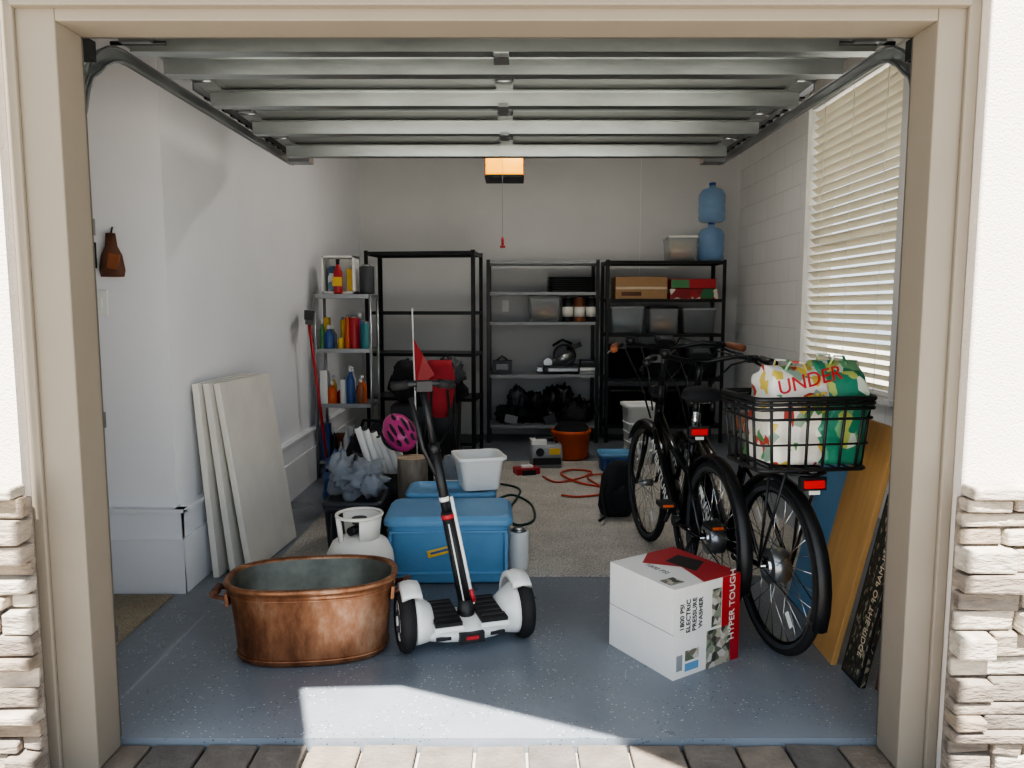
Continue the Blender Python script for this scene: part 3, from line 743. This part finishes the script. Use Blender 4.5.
b = B(); b.loft([rrect(.26, .16, .03, 0), rrect(.28, .18, .03, .10), rrect(.26, .16, .03, .20)], M_GREY); b.b2((-.12, -.092, .03), (.12, -.08, .09), M_BLACK); b.cyl((-.06, -.10, .14), (-.06, -.07, .14), .035, M_BLACK); b.b2((.02, -.1, .12), (.11, -.07, .17), M_YEL)
b.tube([(-.1, 0, .19), (-.08, 0, .25), (.08, 0, .25), (.1, 0, .19)], .01, M_BLACK); b.b2((-.13, -.07, .2), (.0, .07, .24), M_WHITE)
b.obj('portable_radio', (.29, 6.38, .011), .1)
tote('blue_dish_tub', .30, .25, .15, (.88, 6.28, .011), M_BLUED, M_BLUE)
b = B(); b.b2((-.1, -.06, 0), (.1, .06, .05), M_RED); b.b2((-.06, -.08, .0), (.06, -.06, .04), M_BLACK); b.b2((-.05, -.03, .05), (.05, .03, .07), M_WHITE); b.obj('tool_pouch', (.12, 6.1, .011), .3, bevel=.004)
def cord(name, m, pts, r=.006):
    b = B(); P = []
    n = len(pts)
    for i in range(n-1):
        p0 = Vector(pts[max(0, i-1)]); p1 = Vector(pts[i]); p2 = Vector(pts[i+1]); p3 = Vector(pts[min(n-1, i+2)])
        for k in range(8):
            t = k/8; P.append(.5*((2*p1)+(p2-p0)*t+(2*p0-5*p1+4*p2-p3)*t*t+(3*p1-p0-3*p2+p3)*t**3))
    b.tube([(p.x, p.y, p.z) for p in P], r, m, 6); b.obj(name, (0, 0, .020))
cord('red_extension_cord', M_CORD, [(.25, 5.95, 0), (.35, 5.75, 0), (.55, 5.9, 0.0), (.66, 6.12, .0), (.5, 6.2, .0), (.4, 6.0, .006), (.55, 5.7, 0), (.78, 5.6, 0), (.88, 5.85, 0), (.75, 6.0, .006), (.6, 5.85, .012), (.7, 5.45, 0), (.5, 5.3, 0), (.35, 5.35, 0)], .008)
cord('green_garden_cord', M_CORDG, [(-.12, 5.2, 0), (.0, 5.35, 0), (.13, 5.1, 0), (.14, 4.7, 0), (.02, 4.6, 0), (-.02, 4.9, .006), (.06, 5.5, 0), (-.1, 5.7, 0)], .008)
b = B(); b.loft([rrect(.20, .20, .03, 0), rrect(.26, .26, .04, .50), rrect(.29, .29, .04, .50), rrect(.29, .29, .04, .53), rrect(.26, .26, .04, .53), rrect(.25, .25, .04, .50), rrect(.19, .19, .03, .02)], M_WHITE)
for z in (.12, .20, .28, .36): b.tube([tuple(p) for p in rrect(.205+.12*z, .205+.12*z, .035, z)], .006, M_WHITE, 6, True)
b.obj('white_waste_basket', (1.12, 6.55, .011), .1)
b = B(); b.loft([rrect(.18, .12, .04, 0), rrect(.22, .16, .05, .05), rrect(.22, .16, .06, .25), rrect(.16, .12, .05, .33), rrect(.08, .06, .02, .36)], M_FABK); b.ell((0, -.09, .12), (.08, .04, .09), M_FABK, .15, 3, seed=10); b.tube([(-.09, 0, .28), (-.14, -.05, .15), (-.12, -.12, .02), (-.2, -.2, .012)], .009, M_FABK)
b.obj('black_backpack', (.68, 4.85, .013), rot=(-.0, .10, .3))

# ================================================================ SELF-BALANCING SCOOTER
b = B()
for sx in (-1, 1):
    x = sx*.245
    b.ring((x, 0, .13), .098, .032, M_RUBBER, 'X', 36, 10)
    b.cyl((x-.026, 0, .13), (x+.026, 0, .13), .080, M_WHITE, n=28); b.cyl((x-.03, 0, .13), (x+.03, 0, .13), .045, M_GREYD, n=20)
    b.cyl((x-.034, 0, .13), (x+.034, 0, .13), .02, M_WHITE, n=14)
    for i in range(5):
        a = i*2*PI/5; b.box((x, .062*math.cos(a), .13+.062*math.sin(a)), (.058, .012, .03), M_GREYD, rot=(a-PI/2, 0, 0))
    prof = [(-.042, -.01), (-.036, .012), (0, .018), (.036, .012), (.042, -.01), (.034, -.010), (0, .008), (-.034, -.010)]
    rg = []
    for i in range(15):
        a = math.radians(-10+135*i/14)
        R = .138
        rg.append([Vector((x-sx*.02+px, (R+pr)*math.cos(a), .13+(R+pr)*math.sin(a))) for px, pr in prof])
    b.loft(rg, M_WHITE)
    rg = []
    for k in range(5):
        q = k/4; xx = x-sx*(.034+.07*q); s1 = .115*(1-.25*q*q)
        rg.append([Vector((xx, s1*math.cos(a), .125+(.095 if math.sin(a) < 0 else .115*(1-.45*q))*math.sin(a)*(1-.1*q))) for a in [2*PI*i/22 for i in range(22)]])
    b.loft(rg, M_WHITE)
    xa, xb = sorted((sx*.035, sx*.15))
    b.b2((xa, -.14, .12), (xb, .12, .138), M_WHITE)
    b.b2((xa+.004, -.135, .138), (xb-.004, .115, .152), M_RUBBER)
    for k in range(5): b.b2((xa+.012, -.11+k*.045, .152), (xb-.012, -.095+k*.045, .156), M_BLACK)
rg = []
for x, w, h in ((-.19, .075, .035), (-.1, .11, .05), (0, .12, .057), (.1, .11, .05), (.19, .075, .035)):
    rg.append([Vector((x, w*math.cos(a), .085+h*math.sin(a))) for a in [2*PI*i/20 for i in range(20)]])
b.loft(rg, M_WHITE)
b.box((0, -.12, .08), (.10, .03, .04), M_BLACK); b.box((0, -.137, .083), (.05, .006, .014), M_RED)
for sx in (-1, 1): b.box((sx*.11, -.108, .08), (.06, .01, .014), M_BLACK)
b.cyl((0, -.02, .1), (0, -.02, .20), .04, M_BLACK, r2=.03)
p0 = Vector((0, -.02, .16)); p1 = Vector((-.155, .03, 1.05)); d = p1-p0
def P(t, dx=0): return p0+d*t+Vector((dx, 0, 0))
b.tube([P(0), P(.45)], .025, M_BLACK, 12); b.tube([P(.02, .034)+Vector((0, -.01, 0)), P(.52, .028)+Vector((0, -.01, 0))], .007, M_WHITE, 8)
b.tube([P(.02, -.006)+Vector((0, -.0235, 0)), P(.40, -.006)+Vector((0, -.0235, 0))], .003, M_WHITE, 8)
b.tube([P(.03, .036)+Vector((0, -.012, 0)), P(.09, .035)+Vector((0, -.012, 0))], .009, M_RED, 8); b.tube([P(.42), P(.44)], .027, M_RED, 12)
b.tube([P(.42), P(.74)], .020, M_BLACK, 12); b.tube([P(.72), P(.76)], .024, M_BLACK, 12); b.tube([P(.50), P(.52)], .0205, M_WHITE, 12)
b.tube([P(.74), P(1.0)], .014, M_BLACK, 12); b.tube([P(.5, .02), P(.74, -.045), P(.97, -.055)], .010, M_BLACK, 8)
h = P(1.0)
b.tube([h+Vector((-.12, .01, .02)), h+Vector((-.05, -.01, .03)), h+Vector((.05, -.01, .03)), h+Vector((.12, .01, .02))], .013, M_BLACK, 10)
for sx in (-1, 1): b.cyl(h+Vector((sx*.06, -.005, .028)), h+Vector((sx*.125, .012, .02)), .018, M_RUBBER, n=12)
b.box(h+Vector((0, -.01, .02)), (.06, .05, .04), M_BLACK)
b.obj('self_balancing_scooter', (-.195, 2.97, 0), math.radians(17))

# ================================================================ CARTON
P0 = Vector((.596, 2.655)); ax = Vector((.293, .185))
rz = math.atan2(ax.y, ax.x)
W, D, H = .352, .366, .348
b = B(); b.b2((0, 0, 0), (W, D, H), M_CARD)
b.b2((-.001, -.001, .172), (.0, D+.001, .1745), M_GREY)
b.b2((-.0015, D*.5-.025, H-.07), (0, D*.5+.025, H), M_CARD)
b.b2((W-.10, -.0015, .0), (W, 0, H), M_RED)
b.b2((W-.18, -.0022, .0), (W-.05, 0, .15), M_PHOTO); b.b2((W-.155, -.0024, .16), (W-.105, 0, .31), M_PHOTO)
b.b2((.015, -.002, .03), (.045, 0, .09), M_GREY); b.b2((.06, -.002, .02), (.13, 0, .05), M_BLUE); b.b2((.06, -.002, .06), (.13, 0, .10), M_PHOTO)
b.raw([(W-.20, .0, H+.001), (W, .0, H+.001), (W, D, H+.001), (W-.15, D, H+.001), (.10, D-.08, H+.001), (.20, D-.20, H+.001)], [(0, 1, 2, 3, 4, 5)], M_RED)
b.raw([(W-.14, .10, H+.0018), (W-.03, .16, H+.0018), (W-.06, .28, H+.0018), (W-.16, .25, H+.0018)], [(0, 1, 2, 3)], M_BLACK)
b.b2((.02, .04, H), (.09, .10, H+.0015), M_PHOTO)
b.b2((W, .03, .05), (W+.0015, D-.03, H-.04), M_RED)
carton = b.obj('cardboard_carton', (P0.x, P0.y, 0), rz)
U = (0, 0, 1); Lf = (-1, 0, 0)
text('HYPER TOUGH', .042, M_WHITEP, (W-.045, -.0035, .23), U, Lf, carton)
for i, s in enumerate(('1800 PSI', 'ELECTRIC', 'PRESSURE', 'WASHER')): text(s, .030, M_BLACK, (.04+.032*i, -.003, .235), U, Lf, carton)
text('1800 PSI', .036, M_GREY, (.10, .20, H+.0022), (0, -1, 0), (1, 0, 0), carton)

# ================================================================ BICYCLES
def bicycle(name, loc, phi, saddle, grip, steer=0, rack=True, label='AVENTURE', sz=.0, hz=.0, bw=1.0):
    b = B(); R = .325; WB = 1.08; Z0 = .345
    def wheel(cx, motor):
        b.ring((cx, 0, Z0), R, .020, M_RUBBER, 'Y', 56, 10)
        b.ring((cx, 0, Z0), R-.024, .010, M_BLACKG, 'Y', 56, 8)
        b.ring((cx, 0, Z0), R-.006, .0206, M_GREYD, 'Y', 56, 6)
        hr = .07 if motor else .022
        b.cyl((cx, -.035, Z0), (cx, .035, Z0), hr, M_STEEL, n=28)
        b.cyl((cx, -.045, Z0), (cx, .045, Z0), hr*.55, M_CHROME, n=20); b.cyl((cx, -.065, Z0), (cx, .065, Z0), .008, M_CHROME, n=8)
        for i in range(28):
            a = 2*PI*i/28; s = .03 if i % 2 else -.03; a2 = a+(.35 if (i//2) % 2 else -.35)
            b.cyl((cx+hr*math.cos(a2), s, Z0+hr*math.sin(a2)), (cx+(R-.03)*math.cos(a), 0, Z0+(R-.03)*math.sin(a)), .0016, M_CHROME, n=4)
        for a in (.9, 4.0): b.box((cx+.22*math.cos(a), .012, Z0+.22*math.sin(a)), (.06, .004, .025), M_WHITE, rot=(0, -a, 0))
    wheel(0, True)
    BBp = (.44, 0, .30); ST = (.30, 0, .74)
    b.tube([BBp, ST], .019, M_BLACKG, 12); b.tube([(.305, 0, .72), (.262, 0, .87+sz)], .0135, M_CHROME, 12); b.cyl((.302, 0, .725), (.296, 0, .745), .024, M_BLACK)
    HB, HT = (.905, 0, .66), (.865, 0, .84)
    b.tube([HB, HT], .024, M_BLACKG, 14)
    b.tube([(.895, 0, .70), (.70, 0, .50), (.52, 0, .34), BBp], [.036, .042, .042, .034], M_BLACKG, 16)
    b.tube([(.875, 0, .79), (.60, 0, .64), (.325, 0, .56)], .021, M_BLACKG, 12)
    for s in (-1, 1):
        b.tube([BBp, (.34, s*.05, .31), (0, s*.06, Z0)], .011, M_BLACKG, 8); b.tube([(.315, s*.012, .68), (.2, s*.05, .56), (0, s*.06, Z0)], .009, M_BLACKG, 8)
    b.cyl((.44, -.05, .30), (.44, .05, .30), .026, M_BLACK); b.cyl((.44, -.075, .30), (.44, -.07, .30), .09, M_BLACKM, n=30); b.ring((.44, -.072, .30), .09, .004, M_STEEL, 'Y', 36, 6)
    for z in (.39, .215): b.cyl((.44, -.072, z), (0, -.072, Z0+(.035 if z > .3 else -.035)), .004, M_STEEL, n=6)
    for s, a in ((-1, 5.5), (1, 2.36)):
        e = (.44+.17*math.cos(a), s*.085, .30+.17*math.sin(a))
        b.tube([(.44, s*.085, .30), e], .011, M_BLACKM, 8); b.box((e[0], s*.125, e[2]), (.09, .07, .022), M_BLACK); b.box((e[0]-.046, s*.125, e[2]), (.003, .05, .012), M_ORANGE)
    rg = []
    for x, w, t in ((.13, .03, .02), (.15, .085, .04), (.20, .10, .05), (.27, .075, .045), (.34, .04, .035), (.40, .025, .025), (.415, .012, .012)):
        rg.append([Vector((x, w*math.cos(q), .905+sz+t*math.sin(q)*(1 if math.sin(q) > 0 else .6))) for q in [2*PI*i/18 for i in range(18)]])
    b.loft(rg, saddle)
    for s in (-1, 1): b.tube([(.17, s*.03, .88+sz), (.27, s*.025, .865+sz), (.37, s*.01, .89+sz)], .005, M_CHROME, 6); b.cyl((.16, s*.04, .84+sz), (.16, s*.04, .89+sz), .014, M_BLACKM, n=10)
    def fender(cx, a0, a1, rr=.372):
        rg = []
        for i in range(17):
            a = math.radians(a0+(a1-a0)*i/16)
            rg.append([Vector((cx+(rr+dr)*math.cos(a), w, Z0+(rr+dr)*math.sin(a))) for w, dr in ((-.03, -.012), (-.022, .0), (0, .006), (.022, .0), (.03, -.012), (.02, -.006), (0, .002), (-.02, -.006))])
        b.loft(rg, M_BLACK)
    fender(0, 15, 200)
    for s in (-1, 1): b.tube([(0, s*.06, Z0), (-.34, s*.03, Z0-.1)], .003, M_BLACKM, 6)
    rk = .77
    if rack:
        b.tube([(.24, -.05, rk), (.0, -.065, rk), (-.22, -.065, rk), (-.25, 0, rk), (-.22, .065, rk), (.0, .065, rk), (.24, .05, rk)], .007, M_BLACKM, 8)
        for x in (-.15, -.03, .1): b.cyl((x, -.065, rk), (x, .065, rk), .006, M_BLACKM, n=8)
        b.cyl((-.23, 0, rk), (.24, 0, rk), .006, M_BLACKM, n=8); b.tube([(.24, 0, rk), (.30, 0, .70)], .006, M_BLACKM)
        for s in (-1, 1):
            b.tube([(0, s*.07, Z0), (-.06, s*.068, rk)], .006, M_BLACKM, 6); b.tube([(0, s*.07, Z0), (-.18, s*.066, rk)], .006, M_BLACKM, 6)
        tl = (-.255, 0, rk-.03)
    else:
        tl = (.225, 0, .79); b.cyl((.28, 0, .79), (.24, 0, .79), .012, M_BLACK)
    b.box((tl[0]-.006, 0, tl[2]), (.02, .075, .028), M_REDL); b.box((tl[0]+.005, 0, tl[2]), (.02, .10, .048), M_BLACK); b.box((tl[0]-.012, 0, tl[2]-.030), (.006, .04, .014), M_WHITE)
    b.tube([(.1, .06, .32), (.14, .19, .012)], .009, M_BLACKM, 8)
    keep = b.xf.copy()
    piv = Vector((.885, 0, 0))
    b.xf = Matrix.Translation(piv) @ Matrix.Rotation(steer, 4, 'Z') @ Matrix.Translation(-piv)
    wheel(WB, False); fender(WB, 35, 190)
    b.box((.92, 0, .665), (.05, .13, .03), M_BLACKG)
    for s in (-1, 1): b.tube([(.915, s*.058, .665), (.95, s*.058, .56), (WB, s*.06, Z0)], [.017, .015, .010], M_BLACKG, 10)
    b.cyl((.868, 0, .84), (.845, 0, .95), .018, M_BLACK); b.tube([(.845, 0, .95), (.81, 0, 1.08+hz), (.83, 0, 1.12+hz)], .017, M_BLACK, 10)
    g = 1.14+hz
    hb = [(.60, -.34, g), (.67, -.31, g+.01), (.76, -.2, g+.02), (.83, -.06, g-.01), (.83, .06, g-.01), (.76, .2, g+.02), (.67, .31, g+.01), (.60, .34, g)]
    b.tube([(x, y*bw, z) for x, y, z in hb], .0125, M_BLACKM, 10)
    for s0 in (-1, 1):
        s = s0*bw
        b.tube([(.575, s*.345, g-.002), (.615, s*.335, g+.002), (.68, s*.305, g+.012)], [.02, .018, .017], grip, 12)
        b.box((.72, s*.27, g+.01), (.05, .05, .035), M_BLACK); b.tube([(.74, s*.28, g), (.71, s*.34, g-.03), (.63, s*.37, g-.04)], .007, M_BLACKM, 6)
        b.tube([(.73, s*.25, g), (.86, s*.20, g-.03), (.97, s*.08, .95), (.93, s*.03, .75)], .005, M_BLACK, 6)
        b.tube([(.73, s*.23, g+.01), (.90, s*.12, g+.04), (.98, s*.03, 1.0), (.90, s*.03, .80)], .005, M_BLACK, 6)
    b.box((.80, .0, g+.03), (.06, .10, .03), M_BLACK, rot=(0, -.5, 0)); b.box((.785, 0, g+.045), (.035, .07, .006), M_GREYD, rot=(0, -.5, 0))
    b.cyl((.92, 0, .90), (.97, 0, .90), .036, M_BLACK); b.cyl((.97, 0, .90), (.975, 0, .90), .03, M_WHITE); b.cyl((.86, 0, .90), (.92, 0, .90), .012, M_BLACK)
    b.cyl((.71, .22*bw, g+.02), (.71, .22*bw, g+.055), .024, M_BLACK)
    b.xf = keep
    o = b.obj(name, loc, rz=PI/2+phi)
    text(label, .085, M_WHITE, (.70, .046, .50), (-.726, 0, -.688), (-.688, 0, .726), o, 'frame_text', .001)
    text(label, .085, M_WHITE, (.70, -.046, .50), (.726, 0, .688), (-.688, 0, .726), o, 'frame_text', .001)
    return o
bicycle('electric_bicycle', (.905, 3.28, 0.004), math.radians(5.5), M_FABK, M_BROWN, math.radians(2), rack=False, sz=.055, hz=.025)
bicycle('electric_bicycle', (1.06, 2.93, 0), math.radians(8), M_BROWN, M_BLACK, math.radians(-10), rack=True, hz=-.02, sz=-.02, bw=.86)
b = B(); w, d, h = .46, .32, .26
for z, k, r in ((0, .90, .008), (h*.36, .94, .004), (h*.72, .98, .005), (h, 1.0, .010)): b.tube([tuple(p) for p in rrect(w*k, d*k, .03, z, 4)], r, M_BLACK, 8, True)
for zz in (h-.035, h-.018): b.tube([tuple(p) for p in rrect(w, d, .03, zz, 4)], .007, M_BLACK, 8, True)
def side(n, fx):
    for i in range(n):
        t = -.5+(i+.5)/n
        for s in (-1, 1):
            if fx: b.cyl((t*w*.84, s*d*.45, 0), (t*w*.94, s*d*.5, h), .0055, M_BLACK, n=6)
            else: b.cyl((s*w*.45, t*d*.84, 0), (s*w*.5, t*d*.94, h), .0055, M_BLACK, n=6)
side(6, True); side(5, False)
for i in range(9): b.cyl((-w*.44+i*w*.11, -d*.44, 0), (-w*.44+i*w*.11, d*.44, 0), .004, M_BLACK, n=6)
b.box((0, 0, -.008), (.14, .26, .006), M_BLACK)
b.obj('bicycle_basket', (1.075, 2.82, .792), math.radians(8))
def bag(name, w, d, h, loc, m, rz=0, sq=.8, tilt=0):
    b = B(); rg = []
    for i in range(17):
        t = i/16; z = h*t; bul = 1+.12*math.sin(PI*t)
        ring = rrect(w*bul*(1-.05*t), d*(1-(1-sq)*t*t)*bul*(.35 if i == 16 else .6 if i == 15 else 1), min(d, w)*.12, z, 8)
        rg.append([p+Vector((.03*noise.noise(Vector((p.x*12, p.y*12, z*12))), .03*noise.noise(Vector((p.x*12+5, p.y*12, z*12))), (.05*noise.noise(Vector((p.x*9, 3, 1))) if i > 13 else 0))) for p in ring])
    b.loft(rg, m)
    for s in (-1, 1): b.tube([(-w*.22, s*d*.2, h*.93), (-w*.16, s*d*.25, h*1.04), (w*.10, s*d*.22, h*1.04), (w*.22, s*d*.2, h*.93)], .005, m, 6)
    return b.obj(name, loc, rot=(0, tilt, rz))
bg = bag('shopping_bag', .21, .22, .36, (1.03, 2.82, .803), M_BAGA, .15, tilt=.06)
text('UNDER', .075, M_RED, (.0, -.146, .315), (1, 0, .3), (-.3, 0, 1), bg, 'print_text', .002); text("$5'S", .075, M_YEL, (.02, -.146, .235), (1, 0, .3), (-.3, 0, 1), bg, 'print_text', .002)
bag('shopping_bag', .16, .24, .38, (1.195, 2.84, .803), M_BAGB, .1, tilt=.05)

# ================================================================ BOARDS AT RIGHT
def board(name, base, top, y0, y1, H, t, m, m2=None, rz=0):
    b = B(); L = y1-y0
    b.b2((0, 0, 0), (t, L, H), m)
    if m2: b.b2((-.0015, .012, .012), (0, L-.012, H-.012), m2); b.b2((.004, -.0012, .0), (t-.004, 0, H), m2)
    ang = math.asin((top-base)/H)
    return b.obj(name, (base, y0, 0), rot=(0, ang, rz), bevel=.002)
board('tan_tabletop', 1.235, 1.44, 2.78, 3.08, .95, .022, M_WOOD, rz=math.radians(-2))
board('blue_foam_board', 1.31, 1.49, 3.14, 3.45, .85, .02, M_BLUE)
ps = board('framed_poster', 1.262, 1.405, 2.60, 2.75, .70, .022, M_BLACK, M_POSTER)
text('TRAIL MAP OF THE RIDGE', .04, M_WOODL, (-.0025, .05, .33), (0, 0, -1), (0, 1, 0), ps)
board('wooden_plank', 1.318, 1.40, 2.45, 2.60, .52, .012, M_DKBR)
board('light_wood_panel', 1.335, 1.42, 2.40, 2.56, .56, .02, M_WOODL)

# ================================================================ LIGHTS
sd = Vector((0.0, .5, -1)).normalized()
sun = bpy.data.lights.new('sun', 'SUN'); sun.energy = 30; sun.angle = math.radians(.6); sun.color = (1, .96, .90)
so = bpy.data.objects.new('sun', sun); scene.collection.objects.link(so); so.rotation_euler = sd.to_track_quat('-Z', 'Y').to_euler(); so.location = (0, -5, 12)
w = bpy.data.worlds.new('sky'); scene.world = w; w.use_nodes = True
bgn = w.node_tree.nodes['Background']; bgn.inputs['Color'].default_value = (.76, .87, 1.0, 1); bgn.inputs['Strength'].default_value = 2.1
b = B(); b.b2((-.6, -.08, -.05), (.6, .08, 0), M_WHITE)  # housing added out of view to go with the interior fill light
for y in (-.04, .04): b.cyl((-.56, y, -.065), (.56, y, -.065), .014, M_WHITE)
b.obj('added_fill_housing', (.4, 5.6, ZC-.002))
al = bpy.data.lights.new('interior_fill', 'AREA'); al.energy = 22; al.shape = 'RECTANGLE'; al.size = 1.1; al.size_y = .14; al.color = (1, .97, .92)  # unseen fill light added to brighten the garage interior
ao = bpy.data.objects.new('interior_fill', al); scene.collection.objects.link(ao); ao.location = (.4, 5.6, ZC-.09)

# ================================================================ CAMERA
cam = bpy.data.cameras.new('camera'); co = bpy.data.objects.new('camera', cam); scene.collection.objects.link(co)
co.location = (0, 0, 1.38); co.rotation_euler = (math.radians(90-5.86), 0, 0)
cam.sensor_width = 36; cam.lens = 750/1024*36; cam.clip_start = .05
scene.camera = co
scene.view_settings.view_transform = 'AgX'
try: scene.view_settings.look = 'AgX - Medium High Contrast'
except Exception: pass
